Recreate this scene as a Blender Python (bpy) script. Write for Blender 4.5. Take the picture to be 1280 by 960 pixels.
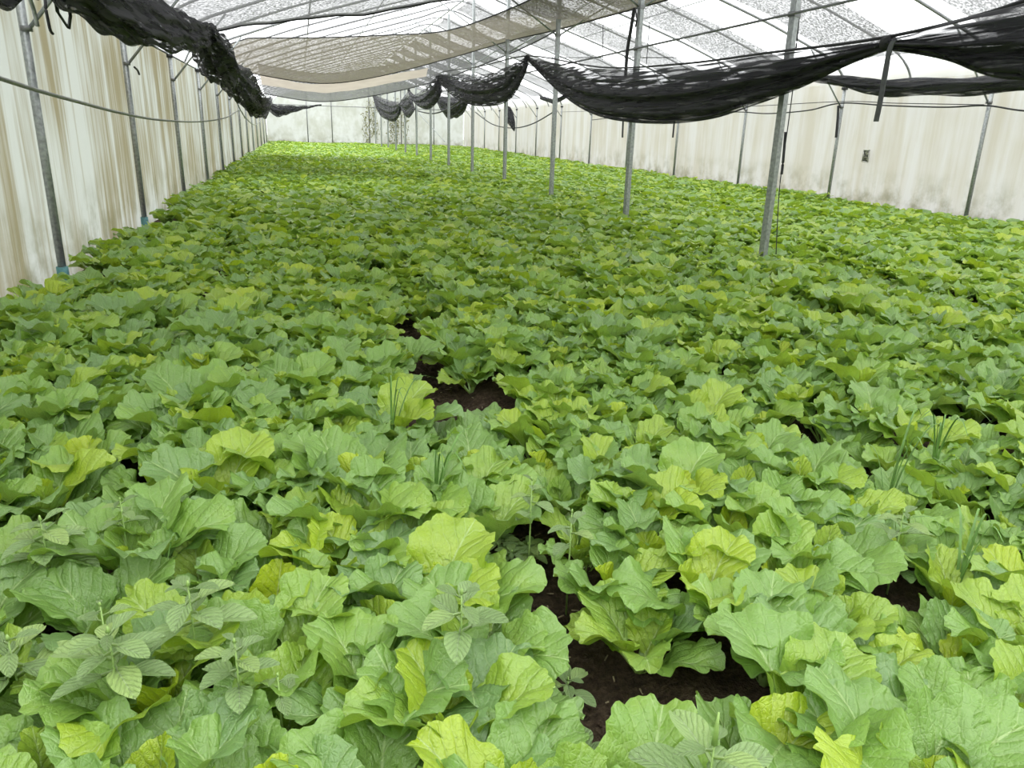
import bpy, bmesh, math, random
import numpy as np
from mathutils import Vector, Matrix
for o in list(bpy.data.objects): bpy.data.objects.remove(o)
S = bpy.context.scene
C = bpy.data.collections.new('greenhouse'); S.collection.children.link(C)
random.seed(7); RNG = np.random.default_rng(11)

# ------------------------------------------------------------------ camera
F, PI_, YA, RO, H = 952.9, .32195, .267316, .028795, 1.4884
FW = np.array([math.sin(YA)*math.cos(PI_), math.cos(YA)*math.cos(PI_), -math.sin(PI_)])
R0 = np.array([math.cos(YA), -math.sin(YA), 0.]); U0 = np.cross(R0, FW)
R2 = R0*math.cos(RO)+U0*math.sin(RO); U2 = -R0*math.sin(RO)+U0*math.cos(RO)
cam = bpy.data.cameras.new('camera'); co = bpy.data.objects.new('camera', cam); C.objects.link(co)
cam.sensor_width = 36; cam.lens = F/1280*36; cam.clip_start = .02; cam.clip_end = 500
co.matrix_world = Matrix(((R2[0], U2[0], -FW[0], 0), (R2[1], U2[1], -FW[1], 0), (R2[2], U2[2], -FW[2], H), (0, 0, 0, 1)))
S.camera = co
# ------------------------------------------------------------------ sky and exposure
w = bpy.data.worlds.new('overcast_sky'); S.world = w; w.use_nodes = True
wn = w.node_tree; bg = wn.nodes['Background']
tc = wn.nodes.new('ShaderNodeTexCoord'); sx = wn.nodes.new('ShaderNodeSeparateXYZ')
cr = wn.nodes.new('ShaderNodeValToRGB')
wn.links.new(tc.outputs['Generated'], sx.inputs[0]); wn.links.new(sx.outputs['Z'], cr.inputs[0]); wn.links.new(cr.outputs[0], bg.inputs[0])
cr.color_ramp.elements[0].color = (.74, .75, .76, 1); cr.color_ramp.elements[1].color = (1., 1., .99, 1)
bg.inputs[1].default_value = 2.6
S.view_settings.view_transform = 'Standard'; S.view_settings.look = 'None'
S.view_settings.exposure = 0.62; S.view_settings.gamma = 1; S.view_settings.use_curve_mapping = False

# ------------------------------------------------------------------ helpers
def at(px, py, X=None, Y=None, Z=None):
    d = FW+R2*(px-640)/F-U2*(py-480)/F
    t = X/d[0] if X is not None else Y/d[1] if Y is not None else (Z-H)/d[2]
    return Vector((d*t+np.array([0, 0, H])).tolist())
def proj(P):
    v = np.array(P)-np.array([0, 0, H]); d = v@FW
    return 640+F*(v@R2)/d, 480-F*(v@U2)/d, d
def tag(o, label=None, cat=None, group=None, kind=None):
    if label: o['label'] = label
    if cat: o['category'] = cat
    if group: o['group'] = group
    if kind: o['kind'] = kind
    return o
def empty(name, loc=(0, 0, 0)):
    o = bpy.data.objects.new(name, None); C.objects.link(o); o.location = loc; o.empty_display_size = .1; return o
class MB:
    def __init__(s): s.v = []; s.f = []
    def box(s, c, d, rz=0):
        b = len(s.v); cz, sz = math.cos(rz), math.sin(rz)
        for z in (-1, 1):
            for x, y in ((-1, -1), (1, -1), (1, 1), (-1, 1)):
                X, Y = x*d[0]/2, y*d[1]/2
                s.v.append((c[0]+X*cz-Y*sz, c[1]+X*sz+Y*cz, c[2]+z*d[2]/2))
        s.f += [tuple(b+i for i in q) for q in ((0, 3, 2, 1), (4, 5, 6, 7), (0, 1, 5, 4), (1, 2, 6, 5), (2, 3, 7, 6), (3, 0, 4, 7))]
    def tube(s, pts, r, n=8, flat=1.0):
        pts = [Vector(p) for p in pts]; b = len(s.v); m = len(pts)
        rs = r if isinstance(r, (list, tuple)) else [r]*m
        for i, p in enumerate(pts):
            t = (pts[min(i+1, m-1)]-pts[max(i-1, 0)]).normalized()
            a = t.cross(Vector((0, 0, 1)))
            if a.length < .05: a = t.cross(Vector((0, 1, 0)))
            a.normalize(); c = a.cross(t)
            for k in range(n):
                q = 2*math.pi*k/n; s.v.append(tuple(p+a*math.cos(q)*rs[i]+c*math.sin(q)*rs[i]*flat))
        for i in range(m-1):
            for k in range(n):
                s.f.append((b+i*n+k, b+i*n+(k+1) % n, b+(i+1)*n+(k+1) % n, b+(i+1)*n+k))
        s.f.append(tuple(b+k for k in range(n))[::-1]); s.f.append(tuple(b+(m-1)*n+k for k in range(n)))
    def grid(s, g):
        b = len(s.v); n = len(g); m = len(g[0])
        for row in g: s.v += [tuple(p) for p in row]
        for i in range(n-1):
            for j in range(m-1): s.f.append((b+i*m+j, b+i*m+j+1, b+(i+1)*m+j+1, b+(i+1)*m+j))
    def build(s, name, mat, parent=None, smooth=True):
        me = bpy.data.meshes.new(name); me.from_pydata(s.v, [], s.f); me.materials.append(mat)
        if smooth: me.polygons.foreach_set('use_smooth', [True]*len(me.polygons))
        me.update(); o = bpy.data.objects.new(name, me); C.objects.link(o); o.parent = parent; return o
def catmull(P, n):
    P = [Vector(p) for p in P]; out = []
    for i in range(len(P)-1):
        a, b, c, d = P[max(i-1, 0)], P[i], P[i+1], P[min(i+2, len(P)-1)]
        for k in range(n):
            t = k/n
            out.append(.5*((2*b)+(c-a)*t+(2*a-5*b+4*c-d)*t*t+(3*b-a-3*c+d)*t**3))
    out.append(P[-1]); return out

# ------------------------------------------------------------------ materials
class NT:
    def __init__(s, name):
        s.m = bpy.data.materials.new(name); s.m.use_nodes = True; s.t = s.m.node_tree; s.t.nodes.clear()
        s.out = s.n('OutputMaterial')
    def n(s, typ, **kw):
        o = s.t.nodes.new('ShaderNode'+typ)
        for k, v in kw.items(): setattr(o, k, v)
        return o
    def l(s, a, b): s.t.links.new(a, b)
    def val(s, inp, v):
        if hasattr(v, 'is_output') or isinstance(v, bpy.types.NodeSocket): s.l(v, inp)
        else: inp.default_value = v
    def math(s, op, a, b=0, c=None):
        o = s.n('Math', operation=op); s.val(o.inputs[0], a); s.val(o.inputs[1], b)
        if c is not None: s.val(o.inputs[2], c)
        return o.outputs[0]
    def mix(s, f, a, b, mode='MIX'):
        o = s.n('Mix', data_type='RGBA', blend_type=mode); s.val(o.inputs[0], f); s.val(o.inputs[6], a); s.val(o.inputs[7], b); return o.outputs[2]
    def ramp(s, f, stops):
        o = s.n('ValToRGB'); s.l(f, o.inputs[0]); e = o.color_ramp.elements
        while len(e) < len(stops): e.new(.5)
        for q, (p, c) in zip(e, stops):
            q.position = p; q.color = (c, c, c, 1) if not isinstance(c, tuple) else (*c, 1)
        return o.outputs[0]
    def noise(s, vec, scale, detail=3, rough=.5):
        o = s.n('TexNoise'); s.l(vec, o.inputs['Vector']) if vec is not None else None
        o.inputs['Scale'].default_value = scale; o.inputs['Detail'].default_value = detail; o.inputs['Roughness'].default_value = rough
        return o.outputs[0]
    def mapping(s, vec, scale):
        o = s.n('Mapping'); s.l(vec, o.inputs[0]); o.inputs['Scale'].default_value = scale; return o.outputs[0]
    def bump(s, h, dist, strength=1.):
        o = s.n('Bump'); s.l(h, o.inputs['Height']); o.inputs['Distance'].default_value = dist; o.inputs['Strength'].default_value = strength; return o.outputs[0]
    def pbr(s, col, rough=.5, metal=0, normal=None, spec=.5):
        o = s.n('BsdfPrincipled'); s.val(o.inputs['Base Color'], col); s.val(o.inputs['Roughness'], rough); o.inputs['Metallic'].default_value = metal
        o.inputs['Specular IOR Level'].default_value = spec
        if normal is not None: s.l(normal, o.inputs['Normal'])
        return o.outputs[0]
    def mixsh(s, f, a, b):
        o = s.n('MixShader'); s.val(o.inputs[0], f); s.l(a, o.inputs[1]); s.l(b, o.inputs[2]); return o.outputs[0]
    def end(s, sh): s.l(sh, s.out.inputs[0]); return s.m
def obj_co(t): return t.n('TexCoord').outputs['Object']
def simple(name, col, rough=.5, metal=0, var=.15, scale=20):
    t = NT(name); c = obj_co(t); nz = t.noise(c, scale, 4)
    d = tuple(x*(1-var) for x in col); u = tuple(min(1, x*(1+var)) for x in col)
    return t.end(t.pbr(t.ramp(nz, [(.3, d), (.7, u)]), rough, metal, t.bump(nz, .002)))
M = {}
M['steel'] = simple('galvanised_steel', (.33, .35, .35), .45, .55, .25, 30)
M['dark_steel'] = simple('dull_pipe', (.20, .205, .21), .55, .3, .2, 12)
M['teal'] = simple('teal_plastic', (.10, .27, .28), .5, 0, .25, 30)
M['black'] = simple('black_rubber', (.02, .021, .023), .6, 0, .3, 30)
M['hose'] = simple('grey_hose', (.18, .19, .165), .5, 0, .2, 15)
M['strap'] = simple('grey_strap', (.06, .064, .068), .6, 0, .3, 30)
def leaf_mat(name, lo, mid, hi, vein, trans=.3, rough=.42, nlat=6.5):
    t = NT(name); uv = t.n('UVMap').outputs[0]; sp = t.n('SeparateXYZ'); t.l(uv, sp.inputs[0])
    u = t.math('ABSOLUTE', t.math('MULTIPLY_ADD', sp.outputs[0], 2, -1)); v = sp.outputs[1]
    at_ = t.n('Attribute', attribute_name='tone').outputs['Fac']
    rnd = t.n('ObjectInfo').outputs['Random']
    oc = obj_co(t); nz = t.noise(oc, 14, 3); fine = t.noise(oc, 90, 3, .6)
    tone = t.math('ADD', at_, t.math('MULTIPLY', t.math('SUBTRACT', rnd, .5), .5))
    tone = t.math('ADD', tone, t.math('MULTIPLY', t.math('SUBTRACT', nz, .5), .35))
    col = t.ramp(tone, [(.0, lo), (.45, mid), (1., hi)])
    # veins: midrib and rising laterals, pale
    mr = t.math('LESS_THAN', t.math('MULTIPLY', u, 1), t.math('MULTIPLY_ADD', v, -.035, .045))
    wob = t.math('MULTIPLY', t.math('SUBTRACT', t.noise(uv, 6, 2), .5), .8)
    lat = t.math('ADD', t.math('SUBTRACT', t.math('MULTIPLY', v, nlat), t.math('MULTIPLY', t.math('POWER', u, .8), 3.2)), wob)
    fr = t.math('PINGPONG', lat, .5)
    latm = t.ramp(fr, [(.0, 1.), (.055, .0)]); groove = t.ramp(fr, [(.0, .0), (.2, .8), (.5, 1.)])
    latm = t.math('MULTIPLY', latm, t.math('SUBTRACT', 1.05, u))
    vm = t.math('MAXIMUM', mr, t.math('MULTIPLY', latm, .85))
    vo = t.n('TexVoronoi', feature='DISTANCE_TO_EDGE'); t.l(uv, vo.inputs['Vector']); vo.inputs['Scale'].default_value = 17
    net = t.ramp(vo.outputs[0], [(.0, .0), (.12, 1.)])
    col = t.mix(t.math('MULTIPLY', t.math('SUBTRACT', 1, net), .10), col, (*vein, 1))
    col = t.mix(t.math('MULTIPLY', vm, .62), col, (*vein, 1))
    hgt = t.math('ADD', t.math('MULTIPLY', groove, .55), t.math('ADD', t.math('MULTIPLY', net, .12), t.math('MULTIPLY', fine, .5)))
    hgt = t.math('ADD', hgt, t.math('MULTIPLY', t.noise(oc, 38, 2), .7)); nb = t.bump(hgt, .007, .8)
    p = t.pbr(col, rough, 0, nb, .75)
    tr = t.n('BsdfTranslucent'); t.l(t.mix(.55, col, (.50, .72, .05, 1), 'MIX'), tr.inputs[0]); t.l(nb, tr.inputs[1])
    return t.end(t.mixsh(trans, p, tr.outputs[0]))
M['leaf'] = leaf_mat('mustard_leaf', (.18, .32, .105), (.225, .40, .072), (.43, .56, .018), (.50, .66, .27), .30, .36, 5.2)
M['weed'] = leaf_mat('weed_leaf', (.20, .31, .11), (.28, .42, .16), (.40, .55, .15), (.5, .6, .38), .25, .5, 5)
M['stem'] = simple('pale_stem', (.30, .46, .13), .5, 0, .2, 30)
M['grass'] = simple('grass_blade', (.12, .24, .05), .5, 0, .3, 20)
def film(name, base, stain, amt, streak=(1, 7, .25)):
    t = NT(name); c = obj_co(t)
    s1 = t.noise(t.mapping(c, streak), 1.1, 5, .6); s2 = t.noise(t.mapping(c, tuple(x*4 for x in streak)), 1, 4, .6); big = t.noise(c, .55, 3)
    sp = t.n('SeparateXYZ'); t.l(c, sp.inputs[0])
    f = t.ramp(t.math('ADD', t.math('MULTIPLY', s1, .6), t.math('ADD', t.math('MULTIPLY', s2, .3), t.math('MULTIPLY', big, .35))), [(.56, 0.), (.72, 1.)])
    col = t.mix(t.math('MULTIPLY', f, amt), (*base, 1), (*stain, 1))
    low = t.math('MULTIPLY', t.ramp(sp.outputs[2], [(.1, 1.), (.95, 0.)]), t.ramp(t.noise(c, 2.2, 5, .65), [(.44, 0.), (.68, 1.)]))
    col = t.mix(t.math('MULTIPLY', low, .9), col, (.16, .16, .09, 1))
    nb = t.bump(s2, .006)
    a = t.pbr(col, .5, 0, nb, .3); b = t.n('BsdfTranslucent'); t.l(col, b.inputs[0]); t.l(nb, b.inputs[1])
    return t.end(t.mixsh(.6, a, b.outputs[0]))
M['film_left'] = film('stained_film', (.46, .48, .46), (.21, .175, .085), .85, (1, 3.2, .16))
M['film_right'] = film('hazy_film', (.50, .495, .485), (.38, .345, .265), .60, (1, 1.8, .13))
M['film_end'] = film('end_film', (.50, .515, .505), (.38, .385, .34), .8, (1.2, 1, .8))
t = NT('roof_film'); tb = t.n('BsdfTransparent'); tb.inputs[0].default_value = (.96, .97, .98, 1)
tl = t.n('BsdfTranslucent'); tl.inputs[0].default_value = (.9, .91, .92, 1)
M['roof_film'] = t.end(t.mixsh(.35, tb.outputs[0], tl.outputs[0]))
def net_mat(name, col, lo, hi, scale=38, cover=.72, stretch=(1, 1, 1)):
    t = NT(name); c = t.mapping(obj_co(t), stretch)
    nz = t.noise(c, scale, 1, .5); pat = t.noise(c, 1.3, 4, .6)
    a = t.ramp(nz, [(.40, lo), (.58, hi)])
    a = t.math('ADD', a, t.math('MULTIPLY', t.math('SUBTRACT', pat, .5), .25))
    d = t.pbr(t.ramp(pat, [(.3, tuple(x*.8 for x in col)), (.7, tuple(x*1.2 for x in col))]), .6, 0, t.bump(nz, .01), .3)
    tr = t.n('BsdfTransparent'); tl = t.n('BsdfTranslucent'); tl.inputs[0].default_value = (*[x*1.5 for x in col], 1)
    return t.end(t.mixsh(t.math('MINIMUM', a, 1.0), tr.outputs[0], t.mixsh(.45, d, tl.outputs[0])))
M['net'] = net_mat('grey_shade_net', (.10, .10, .10), .68, .95, 24)
M['net_brown'] = net_mat('dusty_shade_net', (.12, .108, .082), .79, .99, 24)
M['net_dark'] = net_mat('black_shade_net', (.045, .046, .049), .48, 1.10, 13, stretch=(1, .12, 2.2))
M['net_rib'] = net_mat('net_fold', (.05, .05, .052), .9, 1.1, 40)
t = NT('beige_cloth'); nz = t.noise(obj_co(t), 2, 4); cc = t.ramp(nz, [(.3, (.36, .32, .27)), (.7, (.42, .375, .32))])
tl = t.n('BsdfTranslucent'); t.l(cc, tl.inputs[0]); M['beige'] = t.end(t.mixsh(.55, t.pbr(cc, .7), tl.outputs[0]))
t = NT('damp_soil'); c = obj_co(t); a = t.noise(c, 5, 6, .7); b = t.noise(c, 45, 5, .7)
M['soil'] = t.end(t.pbr(t.ramp(t.math('MULTIPLY_ADD', a, .5, t.math('MULTIPLY', b, .5)), [(.36, (.03, .02, .013)), (.52, (.10, .068, .045)), (.66, (.22, .16, .11))]), .9, 0, t.bump(t.math('ADD', b, a), .05), .2))
M['ground'] = simple('outside_grass', (.16, .2, .1), .9, 0, .3, 1)

# ------------------------------------------------------------------ setting
XL, XC, XR, Y0, YE, YB = -2.15, 5.03, 11.78, 7.69, 59.1, -4.3
def bed(x): return (x+.82) % 1.57           # 0 at a furrow
def ground(x, y):
    b = min(bed(x), 1.57-bed(x)); z = -.05+.07*min(1, max(0, (b-.08)/.16))
    return z+.012*math.sin(x*23+y*5)*math.sin(y*17-x*3)+.008*math.sin(x*61+y*47)
def rough_grid(xs, ys): return [[(x, y, ground(x, y)+random.uniform(-.007, .007)) for x in xs] for y in ys]
m = MB(); m.grid(rough_grid(np.linspace(XL-.3, XR+.3, 270), np.concatenate([np.linspace(YB-.3, .3, 10), np.linspace(.45, 9, 170), np.linspace(9.3, YE+.3, 110)])))
tag(m.build('floor', M['soil']), kind='structure')
m = MB(); m.box((5, 25, -.35), (200, 200, .2)); tag(m.build('ground', M['ground']), kind='structure')
def wall(name, mat, p0, p1, z1, n, amp, nrm):
    g = []
    for k in range(13):
        z = -.15+(z1+.15)*k/12; row = []
        for i in range(n+1):
            t = i/n; s = t*(Vector(p1)-Vector(p0)).length
            d = amp*(math.sin(s*7.3+.6*math.sin(z*2))+.6*math.sin(s*17.7+1.3)+.5*math.sin(s*3.1))*(.5+.5*math.sin(z*1.1+s))
            d += amp*.6*abs(math.sin(s*math.pi/4+.3))*math.sin(z/z1*3.1)
            q = Vector(p0).lerp(Vector(p1), t); row.append((q.x+nrm[0]*d, q.y+nrm[1]*d, z))
        g.append(row)
    m = MB(); m.grid(g); return tag(m.build(name, mat), kind='structure')
wall('wall_left', M['film_left'], (XL-.10, YB, 0), (XL-.10, YE, 0), 2.62, 620, .007, (1, 0))
wall('wall_right', M['film_right'], (XR+.10, YB, 0), (XR+.10, YE, 0), 3.0, 620, .007, (1, 0))
PROF = [(XL, 2.60), (XL+.12, 2.82), (XL+.35, 3.03), (XL+.7, 3.22), (XL+1.2, 3.40), (XL+2., 3.68), (.35, 3.84), (2.1, 4.36), (4., 4.91), (XC-.4, 5.14), (XC, 5.22)]
PR = [(XC+(XC-x)*(XR-XC)/(XC-XL), z) for x, z in PROF[:-1]][::-1]
PROF = PROF+PR
def roofz(x):
    for (a, za), (b, zb) in zip(PROF, PROF[1:]):
        if a <= x <= b: return za+(zb-za)*(x-a)/(b-a)
    return 2.6
def gable(name, y):
    g = []; xs = np.linspace(XL-.08, XR+.08, 60)
    for k in range(11):
        g.append([(x, y+.012*math.sin(x*9+k*.7), -.15+(roofz(min(max(x, XL), XR))+.02+.15)*k/10) for x in xs])
    m = MB(); m.grid(g); tag(m.build(name, M['film_end']), kind='structure')
gable('wall_back', YE+.05); gable('wall_front', YB-.05)
m = MB(); g = []
for i in range(int((YE-YB)/1.0)+2):
    y = YB-.1+i*1.0
    g.append([(x, y, z+.045+(.01 if i % 2 else 0)) for x, z in PROF])
m.grid(g); tag(m.build('ceiling', M['roof_film']), kind='structure')
# hem pipe along eaves
for nm, x in (('trim_1', XL),):
    m = MB(); m.tube([(x-.04*(1 if x < 0 else -1), YB, 2.60), (x-.04*(1 if x < 0 else -1), YE, 2.60)], .018); tag(m.build(nm, M['dark_steel']), kind='structure')

# posts
ORD = ['first', 'second', 'third', 'fourth', 'fifth', 'sixth', 'seventh', 'eighth', 'ninth', 'tenth', 'eleventh', 'twelfth', 'thirteenth', 'fourteenth', 'fifteenth', 'sixteenth', 'seventeenth', 'eighteenth', 'nineteenth', 'twentieth']
ORD += ['twenty-'+q for q in ORD[:9]]+['thirtieth']+['thirty-'+q for q in ORD[:9]]
def wall_post(x, y, side, lab, grp):
    e = tag(empty('wall_post', (x, y, 0)), lab, 'post', grp)
    m = MB(); m.tube([(0, 0, -.1), (0, 0, 2.66)], .036, 10)
    m.tube([(0, .03, 0), (0, .03, 2.6)], .008, 5)
    m.build('pole', M['steel'], e)
    m = MB(); zz = roofz(x+side*1.0); m.tube([(side*.03, 0, 2.16), (side*1.0, 0, zz-.03)], .017); m.build('brace', M['steel'], e)
    m = MB(); m.box((side*.02, 0, 2.17), (.07, .085, .04)); m.build('clamp', M['dark_steel'], e); m = MB(); m.box((0, 0, 2.56), (.095, .1, .06)); m.build('clamp', M['black'], e)
    m = MB(); m.tube([(0, 0, -.02), (0, 0, .20 if y < 17 else .12)], .05, 14); m.build('sleeve', M['teal'], e)
    return e
for k in range(0, 13):
    y = Y0+4*k
    if k >= 0: l = f'{ORD[k]} steel post counted from the left edge along the stained left wall'
    else: l = 'steel wall post on the left side, outside the picture'
    wall_post(XL, y, 1, l, 'posts along the left wall')
for k in range(0, 13):
    y = Y0+4*k
    if k >= 1: l = f'{ORD[k-1]} steel post counted from the right edge along the pale right wall'
    else: l = 'steel wall post on the right side, outside the picture'
    wall_post(XR, y, -1, l, 'posts along the right wall')
for k in range(0, 13):
    y = Y0+4*k
    l = (f'centre row post, {ORD[k]} nearest to the camera, rising out of the crop') if k >= 0 else 'centre row post beside the camera, outside the picture'
    e = tag(empty('centre_post', (XC, y, 0)), l, 'post', 'posts of the centre row')
    m = MB(); m.box((0, 0, 2.5), (.07, .07, 5.2), .3); m.build('pole', M['steel'], e, False)
    for s in (-1, 1):
        m = MB(); m.tube([(s*.03, 0, 3.28), (s*2.1, 0, roofz(XC+s*2.1)-.03)], .016, 6); m.build('brace', M['steel'], e)
    
    for zz in (2.70, 3.28): m = MB(); m.box((0, 0, zz), (.09, .09, .05), .3); m.build('clamp', M['dark_steel'], e, False)
# end wall posts
for i, x in enumerate((.55, 2.25, 4.9, 7.2, 9.6)):
    m = MB(); m.tube([(x, YE-.06, -.05), (x, YE-.06, roofz(x)-.02)], .035, 8)
    tag(m.build('end_wall_post', M['dark_steel']), f'thin post standing against the far end wall, {ORD[i]} from its left corner', 'post', 'posts of the far end wall')
m = MB(); m.tube([(XL, YE-.12, 2.72), (XR, YE-.12, 2.72)], .025); tag(m.build('tie_rail', M['dark_steel']), 'horizontal rail across the far end wall just below the roof', 'rail')
# rafters every 2 m
for i in range(int((YE-YB)/2)+1):
    y = Y0-12+2*i
    if y > YE: break
    m = MB(); P = catmull([(x, y, z) for x, z in PROF[:11]], 3)+catmull([(x, y, z) for x, z in PROF[10:]], 3)[1:]
    m.tube(P, .028 if i % 2 == 0 else .022, 6)
    tag(m.build('rafter', M['dark_steel']), f'thin steel rafter curving from eaves to ridge, {ORD[i]} from the camera end', 'rafter', 'rafters under the roof film')
for x, lab, r, dz in ((XC, 'ridge pipe running the length of the roof over the centre posts', .024, -.04), (2.1, 'roof purlin halfway up the left roof slope', .014, -.04), (.35, 'roof purlin low on the left roof slope', .014, -.04), (8.4, 'roof purlin halfway down the right roof slope', .012, .02)):
    m = MB(); m.tube([(x, YB, roofz(x)+dz), (x, YE, roofz(x)+dz)], r, 6); tag(m.build('purlin', M['steel']), lab, 'pipe')
m = MB(); m.tube([(XC-.06, YB, 2.70), (XC-.06, YE, 2.70)], .014, 6); tag(m.build('tie_rod', M['dark_steel']), 'long horizontal tie rod clamped along the centre row of posts', 'rod')

# ------------------------------------------------------------------ shade nets
NZ = lambda a, b: math.sin(a*1.7+b*2.3)*.5+math.sin(a*3.9-b*1.1+1)*.3+math.sin(a*7.1+b*5.3+2)*.2
for k in range(-2, 13):
    y = Y0+4*k+.4+.93; m = MB(); g = []
    for i in range(25):
        x = XC+.1+(11.2-XC)*i/24
        g.append([(x, y+2.14*j/8+.05*NZ(x, k), roofz(x)-.05-.03*math.sin(math.pi*i/24*3)**2-.05*math.sin(math.pi*j/8)*(.6+NZ(x*2, y))) for j in range(9)])
    m.grid(g)
    o = m.build('shade_net_panel', M['net'])
    l = ('farther' if k == -1 else 'nearer')+' grey net band overhead, above and outside the top edge of the picture' if k < 0 else f'grey shade net band under the right roof slope, {ORD[k]} from the camera'
    tag(o, l, 'shade net', 'net bands on the right roof slope')
def sheet(name, near, far, mat, lab, nv=14, sag=.05, hole=False):
    A = catmull([at(px, py, Y=Y) for px, py, Y in near], 8); B = catmull([at(px, py, Y=Y) for px, py, Y in far], 8); g = []
    n = min(len(A), len(B))
    for i in range(n):
        row = []
        for j in range(nv+1):
            t = j/nv; p = A[i].lerp(B[i], t); p.z -= sag*math.sin(math.pi*t)+.03*NZ(p.x*1.5, p.y*2)*math.sin(math.pi*t)
            p.z = min(p.z, roofz(min(max(p.x, XL+.02), XR))-.06)
            row.append(tuple(p))
        g.append(row)
    m = MB(); h = int(len(g)*.58)
    if hole: m.grid([r[:5] for r in g]); m.grid([r[8:] for r in g]); m.grid([r[4:9] for r in g[h-1:]])
    else: m.grid(g)
    e = tag(empty(name, (0, 0, 0)), lab, 'shade net')
    m.build('net', mat, e); m = MB(); m.tube([r[-1] for r in g], .022, 5); m.build('hem', M['net_rib'], e); m = MB(); m.tube([r[0] for r in g], .014, 5); m.build('hem', M['net_rib'], e)
    return e, g
xs1 = np.linspace(XL+.25, XC+.2, 30)
m = MB(); g = []
for x in xs1:
    f = (x-XL-.25)/(XC+.2-XL-.25); row = []
    for j in range(26):
        y = 2.+13.9*j/25+.12*math.sin(x*1.3); row.append((x, y, min(roofz(x)-.05, 2.98+1.3*f)-.05*(1+NZ(x, y))-.04*math.sin(math.pi*(j/25)*4)**2))
    g.append(row)
m.grid(g); e = tag(empty('draped_net', (0, 0, 0)), 'large grey shade net sheet spread under the near left roof slope', 'shade net'); m.build('net', M['net'], e)
m = MB(); m.tube([r[-1] for r in g], .03, 5); m.build('hem', M['net_rib'], e)
e, g = sheet('draped_net', [(268, 54, 20), (300, 48, 20), (400, 47, 20), (480, 44, 19), (560, 38, 17), (640, 10, 15), (700, -20, 13), (760, -50, 11)],
      [(292, 84, 26), (318, 92, 26), (400, 104, 26), (470, 96, 25), (560, 73, 23), (640, 50, 20), (700, 36, 17), (840, -2, 13)], M['net_brown'], 'dusty brown shade net sagging across the roof from left wall to centre posts')
e, g = sheet('draped_net', [(322, 80, 27), (400, 92, 27), (470, 84, 27), (560, 68, 25), (640, 45, 22), (700, 25, 19)],
      [(330, 117, 34), (400, 127, 34), (470, 119, 32), (550, 100, 29), (640, 66, 24), (700, 36, 20)], M['net'], 'grey sagging shade net behind the brown one, with a beige strip across', hole=True)
m = MB(); n = len(g)
m.grid([[g[i][4+k]  for k in (0, 1, 2, 3, 4)] for i in range(0, int(n*.58))]); m.build('beige_strip', M['beige'], e)

def bundle(name, mat, stations, parent, nseg=10, nring=64, seed=0):
    """stations: (centre, half height, half width); folds run lengthwise and die at the ties"""
    Cs = catmull([s[0] for s in stations], nseg); a = catmull([(s[1], s[2], 0) for s in stations], nseg); m = MB(); g = []
    ph = [random.uniform(0, 6.28) for _ in range(8)]
    for i, c in enumerate(Cs):
        t = (Cs[min(i+1, len(Cs)-1)]-Cs[max(i-1, 0)]); t.normalize(); sd = t.cross(Vector((0, 0, 1))).normalized(); up = sd.cross(t)
        hh, hw = max(a[i].x, .012), max(a[i].y, .012); row = []; s = i*.22
        for k in range(nring+1):
            q = 2*math.pi*k/nring
            f = 1+.12*math.sin(3*q+ph[0]+s*.35)+.13*math.sin(7*q+ph[1]-s*.4)+.08*math.sin(12*q+ph[2]+s*.5)+.04*math.sin(19*q+ph[3]+s*.9)
            row.append(c+sd*math.cos(q)*hw*f+up*math.sin(q)*hh*f+Vector((0, 0, .02*math.sin(s*3+q*2))))
        g.append(row)
    m.grid(g)
    # inner layer: a second crumpled fold inside
    g2 = [[c+(p-c)*(.55+.2*math.sin(j*.9+i*.1)) for j, p in enumerate(row)] for i, (row, c) in enumerate(zip(g, Cs))]
    m.grid(g2); return m.build(name, mat, parent)
def swag(top, bot, X, wid, mat, parent, nm='net_swag', layers=5):
    """cloth hanging between two ties: several overlapping curtains between the upper and the lower edge"""
    T = catmull([at(px, py, X=X) for px, py in top], 9); n = len(T)
    Bp = catmull([at(px, py, X=X) for px, py in bot], 9); m = MB(); L = len(Bp)
    def B(i): 
        f = i/(n-1)*(L-1); k = int(min(f, L-2)); return Bp[k].lerp(Bp[k+1], f-k)
    for ly in range(layers):
        off = (ly/(layers-1)-.5)*2 if layers > 1 else 0; v0 = (0, .32, .12, .50, .62)[ly % 5]; v1 = (1., .92, 1., .6, .85)[ly % 5]; g = []
        for i in range(n):
            s = i/(n-1); env = math.sin(math.pi*s)**.6; b = B(i); row = []
            for j in range(25):
                v = v0+(v1-v0)*j/24; p = T[i].lerp(b, v); r = math.sin(math.pi*min(1, v*1.0))
                p.x += off*wid*env*(.3+.9*r)+env*wid*.35*(math.sin(v*19+ly*2+s*2.2)+.5*math.sin(v*37+s*5+ly))
                p.z += env*.012*math.sin(v*24+ly)
                row.append(p)
            g.append(row)
        m.grid(g)
        m.tube([r[-1] for r in g], .009+.004*ly, 5); m.tube([r[12] for r in g], .010, 5)
    return m.build(nm, mat, parent)
XN = 4.73
e = tag(empty('gathered_net', at(1110, 55, X=XN)), 'long black shade net gathered in swags along the centre posts', 'shade net')
e.location = (0, 0, 0)
swag([(1420, -70), (1330, -22), (1280, 2), (1200, 24), (1150, 41), (1108, 50)], [(1440, 60), (1340, 105), (1280, 97), (1235, 92), (1180, 72), (1108, 60)], XN, .12, M['net_dark'], e)
swag([(1110, 50), (1040, 60), (960, 68), (850, 83), (750, 86), (700, 80), (659, 71)], [(1110, 60), (1060, 80), (1000, 108), (940, 130), (880, 148), (810, 153), (745, 143), (700, 115), (659, 74)], XN, .10, M['net_dark'], e)
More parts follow.
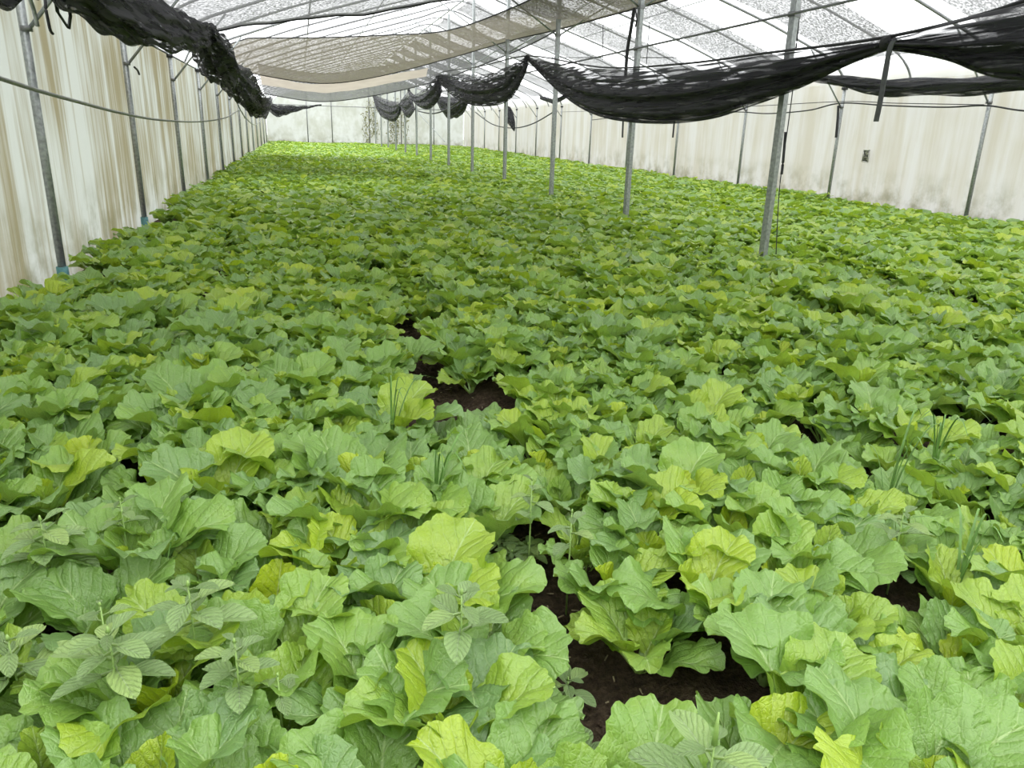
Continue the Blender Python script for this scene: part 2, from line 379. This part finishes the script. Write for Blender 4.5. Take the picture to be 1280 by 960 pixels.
swag([(659, 71), (640, 80), (610, 92), (580, 93), (547, 93)], [(659, 73), (655, 95), (635, 125), (605, 132), (578, 127), (556, 110), (547, 96)], XN, .10, M['net_dark'], e)
swag([(547, 93), (540, 100), (520, 118), (511, 112)], [(547, 96), (550, 120), (535, 136), (520, 130), (511, 114)], XN, .10, M['net_dark'], e, layers=3)
swag([(511, 112), (507, 118), (502, 126)], [(519, 136), (511, 147), (504, 140), (501, 128)], XN, .10, M['net_dark'], e, layers=3)
swag([(502, 128), (485, 125), (466, 117)], [(501, 132), (497, 148), (488, 151), (474, 142), (466, 118)], XN, .12, M['net_dark'], e, layers=3)
for px, py, r in ((1110, 54, .035), (659, 72, .035), (547, 94, .04), (511, 113, .04)):
    c = at(px, py, X=XN); m = MB(); m.tube([c+Vector((0, -.04, 0)), c+Vector((0, .04, .0))], r*1.6, 10); m.build('tie', M['net_rib'], e)
# support wire
m = MB(); m.tube(catmull([at(px, py-1, X=XN) for px, py in ((1420, -72), (1280, 2), (1110, 47), (960, 67), (850, 81), (750, 85), (659, 71), (600, 84), (547, 93), (511, 112), (466, 117))], 5), .014, 6); tag(m.build('support_wire', M['black']), 'sagging black wire carrying the gathered central net', 'wire')
def strap(pts, X, w, lab, mat='strap', n=5):
    P = catmull([at(px, py, X=X) for px, py in pts], n); m = MB(); g = []
    for p in P: g.append([p+Vector((-.004, -w/2, 0)), p+Vector((-.004, w/2, 0)), p+Vector((.004, w/2, 0)), p+Vector((.004, -w/2, 0)), p+Vector((-.004, -w/2, 0))])
    m.grid(g); return tag(m.build('strap', M[mat]), lab, 'strap')
strap([(1118, 50), (1112, 62), (1106, 95), (1100, 128), (1095, 152)], XN-.16, .055, 'dark strap end hanging from the right tie of the central net')
strap([(68, -8), (72, 15), (86, 36), (88, 20), (84, -8)], XL+.75, .055, 'black V-shaped strap loop hanging at the top left corner', 'black', 1)
strap([(779, 148), (778, 172)], XN, .05, 'short black strip end dangling under the big central swag', 'black')
def cable(pts, r, lab, nm='cable', mat='black', X=None, n=8):
    P = catmull([at(p[0], p[1], X=(X if X is not None else p[2])) for p in pts], n); m = MB(); m.tube(P, r, 6); return tag(m.build(nm, M[mat]), lab, 'cable')
cable([(793, 10), (788, 40), (784, 65), (782, 96)], .028, 'black tie rope hanging from the second centre post', 'rope', X=XC-.1)
cable([(794, 10), (796, 24), (794, 34)], .012, 'short black rope tail at the brace joint of second centre post', 'rope', X=XC-.1)
cable([(997, -4), (994, 30), (993, 60)], .009, 'black cable running down the nearest centre post from above', X=XC+.06)
cable([(1001, -4), (998, 30), (995, 60), (992, 62)], .009, 'second parallel black cable beside the nearest centre post top', X=XC+.08)
cable([(991, 112), (986, 150), (979, 200), (974, 240), (970, 318)], .006, 'thin black cord hanging beside the nearest centre post into crop', X=XC+.02)
cable([(982, 165), (979, 200), (977, 218)], .016, 'thick knotted part of the black cord beside nearest centre post', 'rope', X=XC+.02)
cable([(-60, 78), (0, 98), (50, 114), (100, 128), (150, 141), (200, 150), (250, 152), (282, 147), (300, 138), (306, 148)], .017, 'long grey hose sagging along the left wall', 'hose', 'hose', X=XL+.12)
cable([(290, 112), (296, 128), (306, 146), (318, 156), (326, 150), (331, 138)], .02, 'pale hose loop hanging near the far end of left wall', 'hose', 'hose', X=XL+.15)
cable([(1340, 143), (1275, 138), (1232, 132), (1180, 134), (1110, 132), (1051, 129), (1010, 138), (960, 142), (925, 140), (880, 141), (845, 140), (800, 143), (740, 150)], .016, 'dark cable slung from post to post along the right wall', X=XR-.08)
cable([(1230, 131), (1120, 129), (1050, 127), (930, 133), (845, 133), (760, 138), (700, 140)], .009, 'thin upper wire strung along the right wall posts', 'wire', X=XR-.12)
cable([(594, 140), (615, 155), (640, 160), (665, 155), (695, 138)], .03, 'dark cable hanging in a loop between far right posts', X=XR-.4)
cable([(520, 138), (540, 142), (560, 136), (578, 124)], .03, 'short dark cable loop under the far swags', X=XC+.6)
cable([(524, 142), (545, 165), (556, 177)], .02, 'pale guy rope slanting down to the crop at far end', 'rope', 'steel', X=XC+1.)
cable([(168, 84), (172, 88), (174, 93)], .014, 'short black hook on the brace of the second left post', 'rope', X=XL+.12)
cable([(56, -14), (57, 8), (60, 25), (63, 38), (66, 42)], .012, 'thin dark ribbon end hanging beside the first left post', 'rope', X=XL+.3)
cable([(36, -5), (42, 12), (47, 33)], .016, 'thin steel stub crossing the brace of the first left post', 'rod', 'steel', X=XL+.25)
cable([(690, 72), (860, 72)], .007, 'thin level wire behind the big central swag', 'wire', X=XC+.4)
for i, (a, b) in enumerate((((812, 28), (808, 80)), ((754, 28), (753, 75)))):
    cable([a, b], .008, ('thin vertical wire hanging right of the second centre post', 'thin vertical wire hanging left of the second centre post')[i], 'wire', X=XC+1)
cable([(388, -4), (385, 30), (383, 62)], .014, 'thin vertical wire through the white roof gap on the left', 'wire', 'dark_steel', X=.35)
# left gathered net (swags along left eave)
e = tag(empty('gathered_net', (0, 0, 0)), 'black shade net bundled in thick swags along the left eave', 'shade net')
def sta(lst, X): return [(at(px, py, X=X), hh, hw) for px, py, hh, hw in lst]
XS = -1.25
bundle('net_swag', M['net_dark'], sta([(-60, -34, .10, .1), (0, -6, .06, .05), (40, -16, .05, .05)], -1.5), e)
bundle('net_swag', M['net_dark'], sta([(75, -25, .10, .10), (130, 4, .16, .13), (180, 27, .19, .15), (225, 40, .18, .14), (250, 43, .15, .12), (264, 42, .12, .10)], XS), e, 12)
bundle('net_swag', M['net_dark'], sta([(256, 44, .14, .14), (266, 62, .30, .26), (274, 80, .30, .28), (283, 92, .22, .24), (293, 92, .10, .12)], XS), e, 12)
bundle('net_swag', M['net_dark'], sta([(288, 88, .12, .12), (298, 104, .34, .30), (306, 112, .34, .30), (312, 120, .40, .30), (318, 128, .30, .3)], XS), e)
bundle('net_swag', M['net_dark'], sta([(314, 124, .2, .2), (322, 135, .30, .25), (330, 132, .25, .2), (338, 126, .15, .1)], XS), e)
m = MB(); P = [at(px, py, X=x) for px, py, x in ((334, 127, -1.2), (343, 136, -.95), (352, 140, -.7), (365, 137, -.3), (382, 134, 0.2), (400, 131, .8))]
bundle('net_swag', M['net_dark'], [(at(px, py, Y=42), a, a*.6) for px, py, a in ((333, 129, .1), (345, 138, .22), (355, 138, .22), (370, 136, .12), (385, 134, .05), (402, 131, .02))], e)
# right wall gathered net roll
e = tag(empty('gathered_net', (0, 0, 0)), 'dark shade net rolled up high in front of the right wall', 'shade net')
st = []; RY = [(6, 2.5), (8, 2.5), (10.2, 2.40), (11.8, 2.40), (13.4, 2.47), (14.9, 2.68), (15.9, 2.74), (17.6, 2.50), (19.7, 2.78), (21.7, 2.52), (23.7, 2.80), (25.7, 2.58), (27.7, 2.85), (29.7, 2.62), (31.7, 2.9), (33.7, 2.7), (35.7, 2.95)]
for y, z in RY: st.append((Vector((10.75, y, z)), .13 if z < 2.65 else .08, .12 if z < 2.65 else .08))
bundle('net_swag', M['net_dark'], st, e, 8, 32)
# hung net lobe at far right, loose
bundle('net_scrap', M['net_dark'], [(at(x, y, X=XR-.9), h, h*.7) for x, y, h in ((634, 134, .1), (636, 142, .25), (640, 153, .22), (643, 163, .05))], e)
bundle('net_scrap', M['net_dark'], [(at(x, y, X=7.4), h, h*.7) for x, y, h in ((546, 124, .1), (560, 133, .45), (572, 134, .35), (584, 124, .15))], e)
for i, (px, py, a) in enumerate(((1047, 150, .02), (843, 150, .02))):
    cable([(px+1, py-18), (px, py), (px-2, py+22)], .03, ('black net scrap hanging down the second post at right wall', 'black strip hanging down the fourth post at right wall')[i], 'rope', X=XR-.1)

# vent hole in right wall
c = at(1083, 195, X=XR+.05); e = tag(empty('wall_vent', c), 'small dark rectangular opening in the pale right wall', 'vent')
m = MB(); m.box((0, 0, 0), (.02, .16, .22)); m.build('backing', simple('vent_dark', (.12, .12, .10), .8, 0, .8, 40), e)
m = MB()
for a, b, c_, d in ((0, .12, .2, .03), (0, -.12, .2, .03)): m.box((-.015, 0, b), (.02, .2, .02))
for s in (-1, 1): m.box((-.015, s*.09, 0), (.02, .02, .24))
m.build('rim', simple('vent_rim', (.55, .54, .5), .7), e)
m = MB()
for k in range(14):
    x, z = random.uniform(-.06, .06), random.uniform(-.09, .09); m.box((-.02, x, z), (.01, .03, .018), 0)
m.build('leaf_litter', simple('litter', (.30, .30, .22), .8, 0, .5, 50), e)

# ------------------------------------------------------------------ leaves
def leaf_arrays(n, L, W, th0, bend, rng, ruff=1., cup=.25, pet=.28, point=0., lobe=1.):
    """round leaf blade on a square-to-disc grid plus a petiole strip; grows outwards along +Y, up +Z"""
    K = 60; sK = np.linspace(0, 1, K+1); ang = th0-bend*np.clip((sK-.22)/.78, 0, 1)**1.3
    r = np.concatenate([[0], np.cumsum(np.cos(ang[:-1])*L/K)]); z = np.concatenate([[0], np.cumsum(np.sin(ang[:-1])*L/K)])
    p = rng.uniform(0, 6.28, 8); tw = rng.uniform(-.30, .30); side = rng.uniform(-.2, .2)
    g = np.linspace(-1, 1, n); Uu, Vv = np.meshgrid(g, g)
    X = Uu*np.sqrt(1-Vv**2/2); Y = Vv*np.sqrt(1-Uu**2/2); rho = np.sqrt(X*X+Y*Y); ph = np.arctan2(X, Y)      # 0 at the tip
    out = 1+lobe*1.25*(.036*np.sin(5*ph+p[0])+.026*np.sin(9*ph+p[1])+.019*np.sin(17*ph+p[2])+(.016*np.sin(29*ph+p[3]) if n > 14 else 0))+point*np.exp(-(ph*2.2)**2)
    out = out-.10*np.exp(-((np.abs(ph)-2.45)/.35)**2)
    k = 1+(out-1)*rho**1.5
    X = X*k; Y = Y*k
    hw = .5*W*(1+.13*Y-.10*Y*Y)                      # obovate: wider toward the tip
    x = X*hw; t = (Y+1)/2; s = pet+(1-pet)*t
    rr = np.interp(s, sK, r); zz = np.interp(s, sK, z); an = np.interp(np.clip(s, 0, 1), sK, ang)
    ex = np.clip(s-1, 0, 1)*L; rr = rr+np.cos(an)*ex; zz = zz+np.sin(an)*ex
    au = np.abs(X)
    nrm = cup*np.abs(x)**1.25*2.0*(1-.4*t)-.05*W*np.clip(t-.6, 0, 1)*(au < 9)
    m = rho**2.6*np.clip(t*3, .15, 1)*(W/.2)*ruff
    nrm = nrm+m*(.012*np.sin(4*ph+p[4])+.0085*np.sin(8*ph+p[5])+.003*np.sin(17*ph+p[6]))
    nrm = nrm-.0045*np.exp(-(X*9)**2)+(.0024*np.sin((t*5.2-au**.8*3.2)*6.28)*np.clip(au*3, 0, 1)*(1-rho**3) if n > 12 else 0)
    nrm = nrm+.0032*np.sin(x*60+p[7])*np.sin(rr*48+p[3])*(W/.2)+x*math.sin(tw)*t
    V = np.stack([x+side*.3*L*t*t, rr-np.sin(an)*nrm, zz+np.cos(an)*nrm], -1).reshape(-1, 3); UV = np.stack([X*.5+.5, t], -1).reshape(-1, 2)
    I = np.arange(n*n).reshape(n, n)
    Q = np.stack([I[:-1, :-1], I[:-1, 1:], I[1:, 1:], I[1:, :-1]], -1).reshape(-1, 4)
    # petiole: a shallow channelled strip
    pv = []; pu = []; m_ = 4 if n > 14 else 2
    for i in range(m_):
        q = (pet+.06)*i/(m_-1); R_, Z_, A_ = np.interp(q, sK, r), np.interp(q, sK, z), np.interp(q, sK, ang); wd = .011*(1-.35*i/(m_-1))*(W/.2)
        for u, dz in ((-1, .004), (0, -.004), (1, .004)): pv.append((u*wd+side*.3*L*0, R_-math.sin(A_)*dz, Z_+math.cos(A_)*dz)); pu.append((.5, .02))
    b = len(V); pq = [(b+i*3+j, b+i*3+j+1, b+i*3+j+4, b+i*3+j+3) for i in range(m_-1) for j in range(2)]
    return np.concatenate([V, np.array(pv)]), np.concatenate([UV, np.array(pu)]), np.concatenate([Q, np.array(pq)])
def mk_mesh(name, V, UV, Q, tone, mat):
    me = bpy.data.meshes.new(name); nq = len(Q)
    me.vertices.add(len(V)); me.vertices.foreach_set('co', V.astype(np.float32).ravel())
    me.loops.add(nq*4); me.loops.foreach_set('vertex_index', Q.astype(np.int32).ravel())
    me.polygons.add(nq); me.polygons.foreach_set('loop_start', np.arange(nq, dtype=np.int32)*4)
    me.polygons.foreach_set('use_smooth', np.ones(nq, bool))
    me.update(calc_edges=True)
    uvl = me.uv_layers.new(name='UVMap'); uvl.data.foreach_set('uv', UV[Q.ravel()].astype(np.float32).ravel())
    a = me.attributes.new('tone', 'FLOAT', 'POINT'); a.data.foreach_set('value', np.asarray(tone, np.float32))
    me.materials.append(mat); me.validate(); return me
# leaf classes: (length, width, start angle, bend, tone, cup)
def leaf_spec(rng, ring):
    if ring == 0: return dict(L=rng.uniform(.31, .38), W=rng.uniform(.20, .265), th0=rng.uniform(.80, 1.02), bend=rng.uniform(.6, 1.2), cup=.30), rng.uniform(.05, .55)
    if ring == 1: return dict(L=rng.uniform(.31, .37), W=rng.uniform(.19, .25), th0=rng.uniform(1.05, 1.25), bend=rng.uniform(.7, 1.4), cup=.5), rng.uniform(.2, .8)
    return dict(L=rng.uniform(.20, .27), W=rng.uniform(.11, .16), th0=rng.uniform(1.2, 1.45), bend=rng.uniform(.2, .8), cup=1.1), rng.uniform(.65, 1.)
NVAR = 6
LIB = {}; LIBA = {}
for lod, nn in enumerate((23, 8, 4)):
    for ring in range(3):
        for k in range(NVAR):
            rng = np.random.default_rng(100+ring*20+k); sp, tone = leaf_spec(rng, ring)
            V, UV, Q = leaf_arrays(nn, rng=rng, ruff=(1.15, 1.05, 1.2)[ring], **sp)
            tn = np.full(len(V), tone); LIBA[lod, ring, k] = (V, UV, Q, tn)
            if lod == 0: LIB[ring, k] = mk_mesh('leaf', V, UV, Q, tn, M['leaf'])
PLANTS = []   # each a list of (ring, k, azimuth, scale, roll)
for p in range(12):
    rng = np.random.default_rng(500+p); lv = []; a = rng.uniform(0, 6.28)
    n0, n1, n2 = 4, rng.integers(3, 5), rng.integers(1, 3)
    for i in range(n0+n1+n2):
        ring = 0 if i < n0 else 1 if i < n0+n1 else 2
        a += 2.4+rng.uniform(-.25, .25); lv.append((ring, int(rng.integers(NVAR)), a, rng.uniform(.88, 1.1), rng.uniform(-.15, .15)))
    PLANTS.append(lv)
def lmat(az, sc, roll): return Matrix.Rotation(az, 4, 'Z') @ Matrix.Translation((0, .012, 0)) @ Matrix.Rotation(roll, 4, 'Y') @ Matrix.Scale(sc, 4)

# positions in beds
HOLES = [(545, 505, .20), (560, 540, .12), (520, 450, .16), (640, 665, .13), (705, 750, .07), (690, 830, .13), (745, 905, .13), (1000, 570, .22), (1272, 705, .15), (188, 520, .16), (30, 700, .13), (20, 770, .12), (300, 285, .3), (495, 375, .2), (1130, 620, .12), (640, 620, .10), (1190, 545, .15), (1030, 410, .25)]
HP = [(at(x, y, Z=.06), r) for x, y, r in HOLES]
pos = []; rng = np.random.default_rng(3)
y = -1.2
rows = []
for b in range(-2, 9):
    f0 = -.82+1.57*b
    for k in range(6): rows.append((f0+(.21 if b == -1+1 else .16)+(.232 if b == 0 else .25)*k, .135*(k % 2)))
for rx, ph in rows:
    if rx < XL+.10 or rx > XR-.12: continue
    y = -1.0+ph; wob = rng.uniform(0, 6)
    while y < YE-.5:
        y += .272*rng.uniform(.86, 1.16); x = rx+rng.normal(0, .03)
        if x < XL+(.27 if y < 4 else .16) or x > XR-.2: continue
        if (1.15 < y < 2.35 and .47 < x < .88) or (3.2 < y < 5.3 and .52 < x < .89): continue
        if x < XL+.52 and min(abs(y-(Y0+4*k)+.25) for k in range(0, 2)) < .42: continue
        if y < .55 and abs(x) < .5 and y > -.4: continue
        if any((x-h.x)**2+(y-h.y)**2 < r*r for h, r in HP): continue
        if rng.random() < .015: continue
        if min(abs(y-(Y0+4*k)) for k in range(-2, 13)) < .1 and min(abs(x-XC), abs(x-XL), abs(x-XR)) < .1: continue
        pos.append((x, y, rng.uniform(.80, 1.08)*(.92+.08*math.sin(x*1.3+y*.7)), rng.uniform(0, 6.28), int(rng.integers(len(PLANTS))), rows.index((rx, ph))))
vis = []
for i, (x, y, sc, rz, v, ri) in enumerate(pos):
    px, py, d = proj((x, y, .25))
    if d > .3 and -90 < px < 1370 and py < 1075: vis.append((d, i))
vis.sort(); front = [i for d, i in vis[:300]]; fs = set(front)
PROTO = {}
ctr = {}
words = ['at the left edge', 'far left', 'left', 'left of centre', 'just left of centre', 'just right of centre', 'right of centre', 'right', 'far right', 'at the right edge']
SLOT = {}
for i in sorted(front, key=lambda i: pos[i][1]): SLOT.setdefault(pos[i][5], []).append(i)
LEFT = sorted([r for r in SLOT if rows[r][0] < .75], key=lambda r: -rows[r][0]); RIGHT = sorted([r for r in SLOT if rows[r][0] >= .75], key=lambda r: rows[r][0])
LAB = {}
for sd, lst in (('left', LEFT), ('right', RIGHT)):
    for q, r in enumerate(lst):
        for j, i in enumerate(SLOT[r]): LAB[i] = f'leafy mustard plant, {ORD[j]} from the front in the {ORD[q]} row {sd} of the bare furrow'
for i in front:
    x, y, sc, rz, v, ri = pos[i]
    e = empty('mustard_plant', (x, y, ground(x, y)-.005)); e.rotation_euler = (0, 0, rz); e.scale = (sc, sc, sc)
    tag(e, LAB[i], 'plant', 'mustard plants in the foreground beds')
    for ring, k, az, s, roll in PLANTS[v]:
        o = bpy.data.objects.new('leaf', LIB[ring, k]); C.objects.link(o); o.parent = e
        o.matrix_local = lmat(az+random.uniform(-.2, .2), s, roll)
# the rest, one stuff object
VV = []; UU = []; QQ = []; TT = []; base = 0
for lod, (d0, d1) in ((1, (-9, 9.5)), (2, (9.5, 999))):
    for i, (x, y, sc, rz, v, ri) in enumerate(pos):
        if i in fs: continue
        d = proj((x, y, .2))[2]
        if not (d0 <= d < d1): continue
        ge = Matrix.Translation((x, y, ground(x, y) if y < 9 else .01)) @ Matrix.Rotation(rz, 4, 'Z') @ Matrix.Scale(sc, 4)
        for ring, k, az, s, roll in PLANTS[v]:
            if lod == 2 and d > 25 and ring == 0 and k % 2: continue
            V, UV, Q, tn = LIBA[lod, ring, k]; A = np.array(ge @ lmat(az+random.uniform(-.2, .2), s, roll))
            VV.append(V@A[:3, :3].T+A[:3, 3]); UU.append(UV); QQ.append(Q+base); TT.append(tn+random.uniform(-.30, .30)); base += len(V)
me = mk_mesh('mustard_crop', np.concatenate(VV), np.concatenate(UU), np.concatenate(QQ), np.concatenate(TT), M['leaf'])
o = bpy.data.objects.new('mustard_crop', me); C.objects.link(o)
tag(o, 'dense bright green mustard crop filling the greenhouse beds to the far wall', 'crop', kind='stuff')
print('plants', len(pos), 'quads', len(me.polygons))

# crumbled soil and litter on the bare furrow
m = MB(); mr = random.Random(4); m2 = MB()
for q in range(2600):
    x = .68+mr.gauss(0, .17); y = mr.uniform(1.0, 6.5); z = ground(x, y); r = mr.choice((.004, .006, .008, .012, .018))*mr.uniform(.7, 1.2)
    b = len(m.v); tw = mr.uniform(0, 1.5)
    for k, (dx, dy, dz) in enumerate(((1, 0, 0), (0, 1, 0), (-1, 0, 0), (0, -1, 0), (.1, .1, .75), (0, 0, -.8))):
        j = mr.uniform(.75, 1.25)*r; m.v.append((x+(dx*math.cos(tw)-dy*math.sin(tw))*j, y+(dx*math.sin(tw)+dy*math.cos(tw))*j, z+dz*j+.002))
    m.f += [(b+i, b+(i+1) % 4, b+4) for i in range(4)]+[(b+(i+1) % 4, b+i, b+5) for i in range(4)]
for q in range(260):
    x = .68+mr.gauss(0, .15); y = mr.uniform(1.0, 6.5); m2.box((x, y, ground(x, y)+.008), (mr.uniform(.01, .035), .004, .003), mr.uniform(0, 3))
tag(m.build('soil_clods', M['soil'], None, False), 'crumbly brown soil clods strewn along the bare furrow', 'soil', kind='stuff')
tag(m2.build('straw_litter', simple('straw', (.30, .24, .15), .8, 0, .4, 60), None, False), 'bits of pale dry litter on the bare furrow', 'litter', kind='stuff')
# ------------------------------------------------------------------ weeds
WL = []
for k in range(5):
    rng = np.random.default_rng(900+k); L = 1.
    V, UV, Q = leaf_arrays(11, .100, .044+.003*k, rng.uniform(.15, .4), rng.uniform(.3, .5), rng, ruff=.10, cup=.5, pet=.18, point=.22, lobe=.25)
    WL.append(mk_mesh('leaf', V, UV, Q, np.full(len(V), rng.uniform(.2, .6)), M['weed']))
def weed(p, h, n, sc, lab, bright=False, lean=(0, 0), grp=None):
    e = tag(empty('amaranth_weed', p), lab, 'weed', grp)
    m = MB(); top = Vector((lean[0], lean[1], h)); m.tube([(0, 0, 0), (lean[0]*.4, lean[1]*.4, h*.5), tuple(top)], [.004, .003, .002], 6); m.build('stem', M['stem'], e)
    a = random.uniform(0, 6)
    for i in range(n):
        f = 1-(i/n)*.34; a += 2.4; s = sc*(.45+.75*(i/n)**.7)*random.uniform(.85, 1.1)
        o = bpy.data.objects.new('leaf', WL[i % 5]); C.objects.link(o); o.parent = e
        o.matrix_local = Matrix.Translation(Vector((lean[0]*f*f, lean[1]*f*f, h*f))) @ Matrix.Rotation(a, 4, 'Z') @ Matrix.Rotation(random.uniform(-.22, .12), 4, 'X') @ Matrix.Scale(s, 4)
    m = MB(); m.tube([tuple(top), tuple(top+Vector((0, 0, (.05 if 'spike' in lab else .012)*sc)))], [.005*sc, .002], 6); m.build('bud', M['weed'] if False else M['stem'], e)
for px, py, z, n, sc, lab in (
    (235, 732, .40, 10, 1.25, 'grey-green amaranth weed in the left bed, tallest of the bottom left cluster'),
    (135, 790, .40, 12, 1.25, 'grey-green amaranth weed with broad leaves, lowest left of the bottom left cluster'),
    (125, 757, .38, 8, .8, 'small amaranth weed just above the broad leaved one at bottom left'),
    (293, 803, .38, 10, 1.0, 'pale rosette topped weed right of the bottom left cluster'),
    (347, 845, .30, 6, .7, 'tiny weed rosette over the leaves, bottom left of centre'),
    (577, 742, .40, 9, 1.2, 'bright pale green weed rising left of the bare furrow'),
    (893, 930, .38, 9, 1.5, 'grey weed with a seed spike at the bottom, right of the bare soil'),
    (710, 850, .08, 8, .9, 'low dark green weed growing on the bare furrow soil'),
    (725, 940, .12, 9, 1.0, 'leafy weed at the bottom edge in the furrow'),
    (50, 650, .36, 12, 1.3, 'wide grey weed at the left edge above the bottom left cluster'),
    (150, 625, .34, 8, .8, 'small weed standing among leaves near the left edge'),
    (10, 800, .30, 9, 1.3, 'grey weed cut by the left edge of the picture'),
    (665, 600, .36, 7, .9, 'slim weed beside the furrow in mid field'),
    (715, 640, .34, 7, .9, 'slim weed right of the furrow, nearer than the other slim one'),
    (640, 690, .06, 14, .8, 'carpet-like low weed in the furrow left of large leaf'),
    (660, 680, .06, 14, .8, 'low weed filling the furrow beside the carpet-like one'),
    (625, 672, .06, 12, .7, 'low weed at the left side of the furrow patch'),
    (615, 535, .08, 9, .9, 'low round-leaved weed on the bare patch in mid field'),
    (560, 548, .06, 10, .8, 'low weed on the reddish bare soil in mid field'),
    (190, 515, .08, 12, 1.0, 'low weed filling the dark gap in left bed'),
    (1265, 700, .10, 10, 1.2, 'low weed in the dark gap at the right edge'),
    (985, 560, .10, 12, 1.1, 'low weed in the dark gap of the right field'),
    (1130, 640, .34, 8, 1., 'small weed among leaves in the right field')):
    h = max(.03, z); p = at(px, py, Z=z); g0 = ground(p.x, p.y)
    weed((p.x, p.y, g0), z-g0, n, sc, lab)
def grass(px, py, n, h, lab):
    p = at(px, py, Z=.1); e = tag(empty('grass_tuft', (p.x, p.y, ground(p.x, p.y))), lab, 'grass')
    for i in range(n):
        a = random.uniform(0, 6.28); r = random.uniform(.02, .16); hh = h*random.uniform(.7, 1.05); m = MB(); g = []
        P = catmull([(0, 0, 0), (math.cos(a)*r*.3, math.sin(a)*r*.3, hh*.55), (math.cos(a)*r, math.sin(a)*r, hh*.95), (math.cos(a)*r*1.9, math.sin(a)*r*1.9, hh*.86)], 5)
        for j, q in enumerate(P):
            w_ = .0045*(1-(j/len(P))**2)+.0005; d = Vector((-math.sin(a), math.cos(a), 0))*w_
            g.append([q-d, q+Vector((0, 0, -.001)), q+d])
        m.grid(g); m.build('blade', M['grass'], e)
grass(1108, 630, 7, .52, 'tuft of tall grass blades in the right field beside the dark gap')
grass(1165, 590, 6, .42, 'fine grass tuft right of the tall one in right field')
grass(490, 560, 6, .46, 'grass tuft on the left rim of the bare furrow in mid field')
grass(545, 640, 4, .40, 'few grass blades poking from the bed in mid field')
grass(1195, 740, 5, .36, 'grass tuft at the right edge, near a large leaf')
grass(235, 700, 4, .30, 'few thin grass blades near the left weeds')
# dry vine on the far wall
m = MB(); rng = np.random.default_rng(5)
for k in range(26):
    x = rng.uniform(4.4, 7.6) if k > 6 else rng.uniform(4.9, 5.6); z1 = rng.uniform(1.8, 3.4); z0 = rng.uniform(.0, 1.2)
    P = [(x+.08*math.sin(j*1.7+k), YE-.2-.05*math.sin(j), z1+(z0-z1)*j/7) for j in range(8)]; m.tube(P, .014, 4)
    for j in range(22):
        q = P[rng.integers(8)]; c = (q[0]+rng.normal(0, .12), q[1]-.05, q[2]+rng.normal(0, .15)); m.box(c, (rng.uniform(.03, .1), .01, rng.uniform(.03, .09)), rng.uniform(-.6, .6))
tag(m.build('climbing_vine', simple('dry_vine', (.20, .20, .09), .8, 0, .5, 6)), 'straggly half-dry vine climbing on the far end wall', 'vine', kind='stuff')
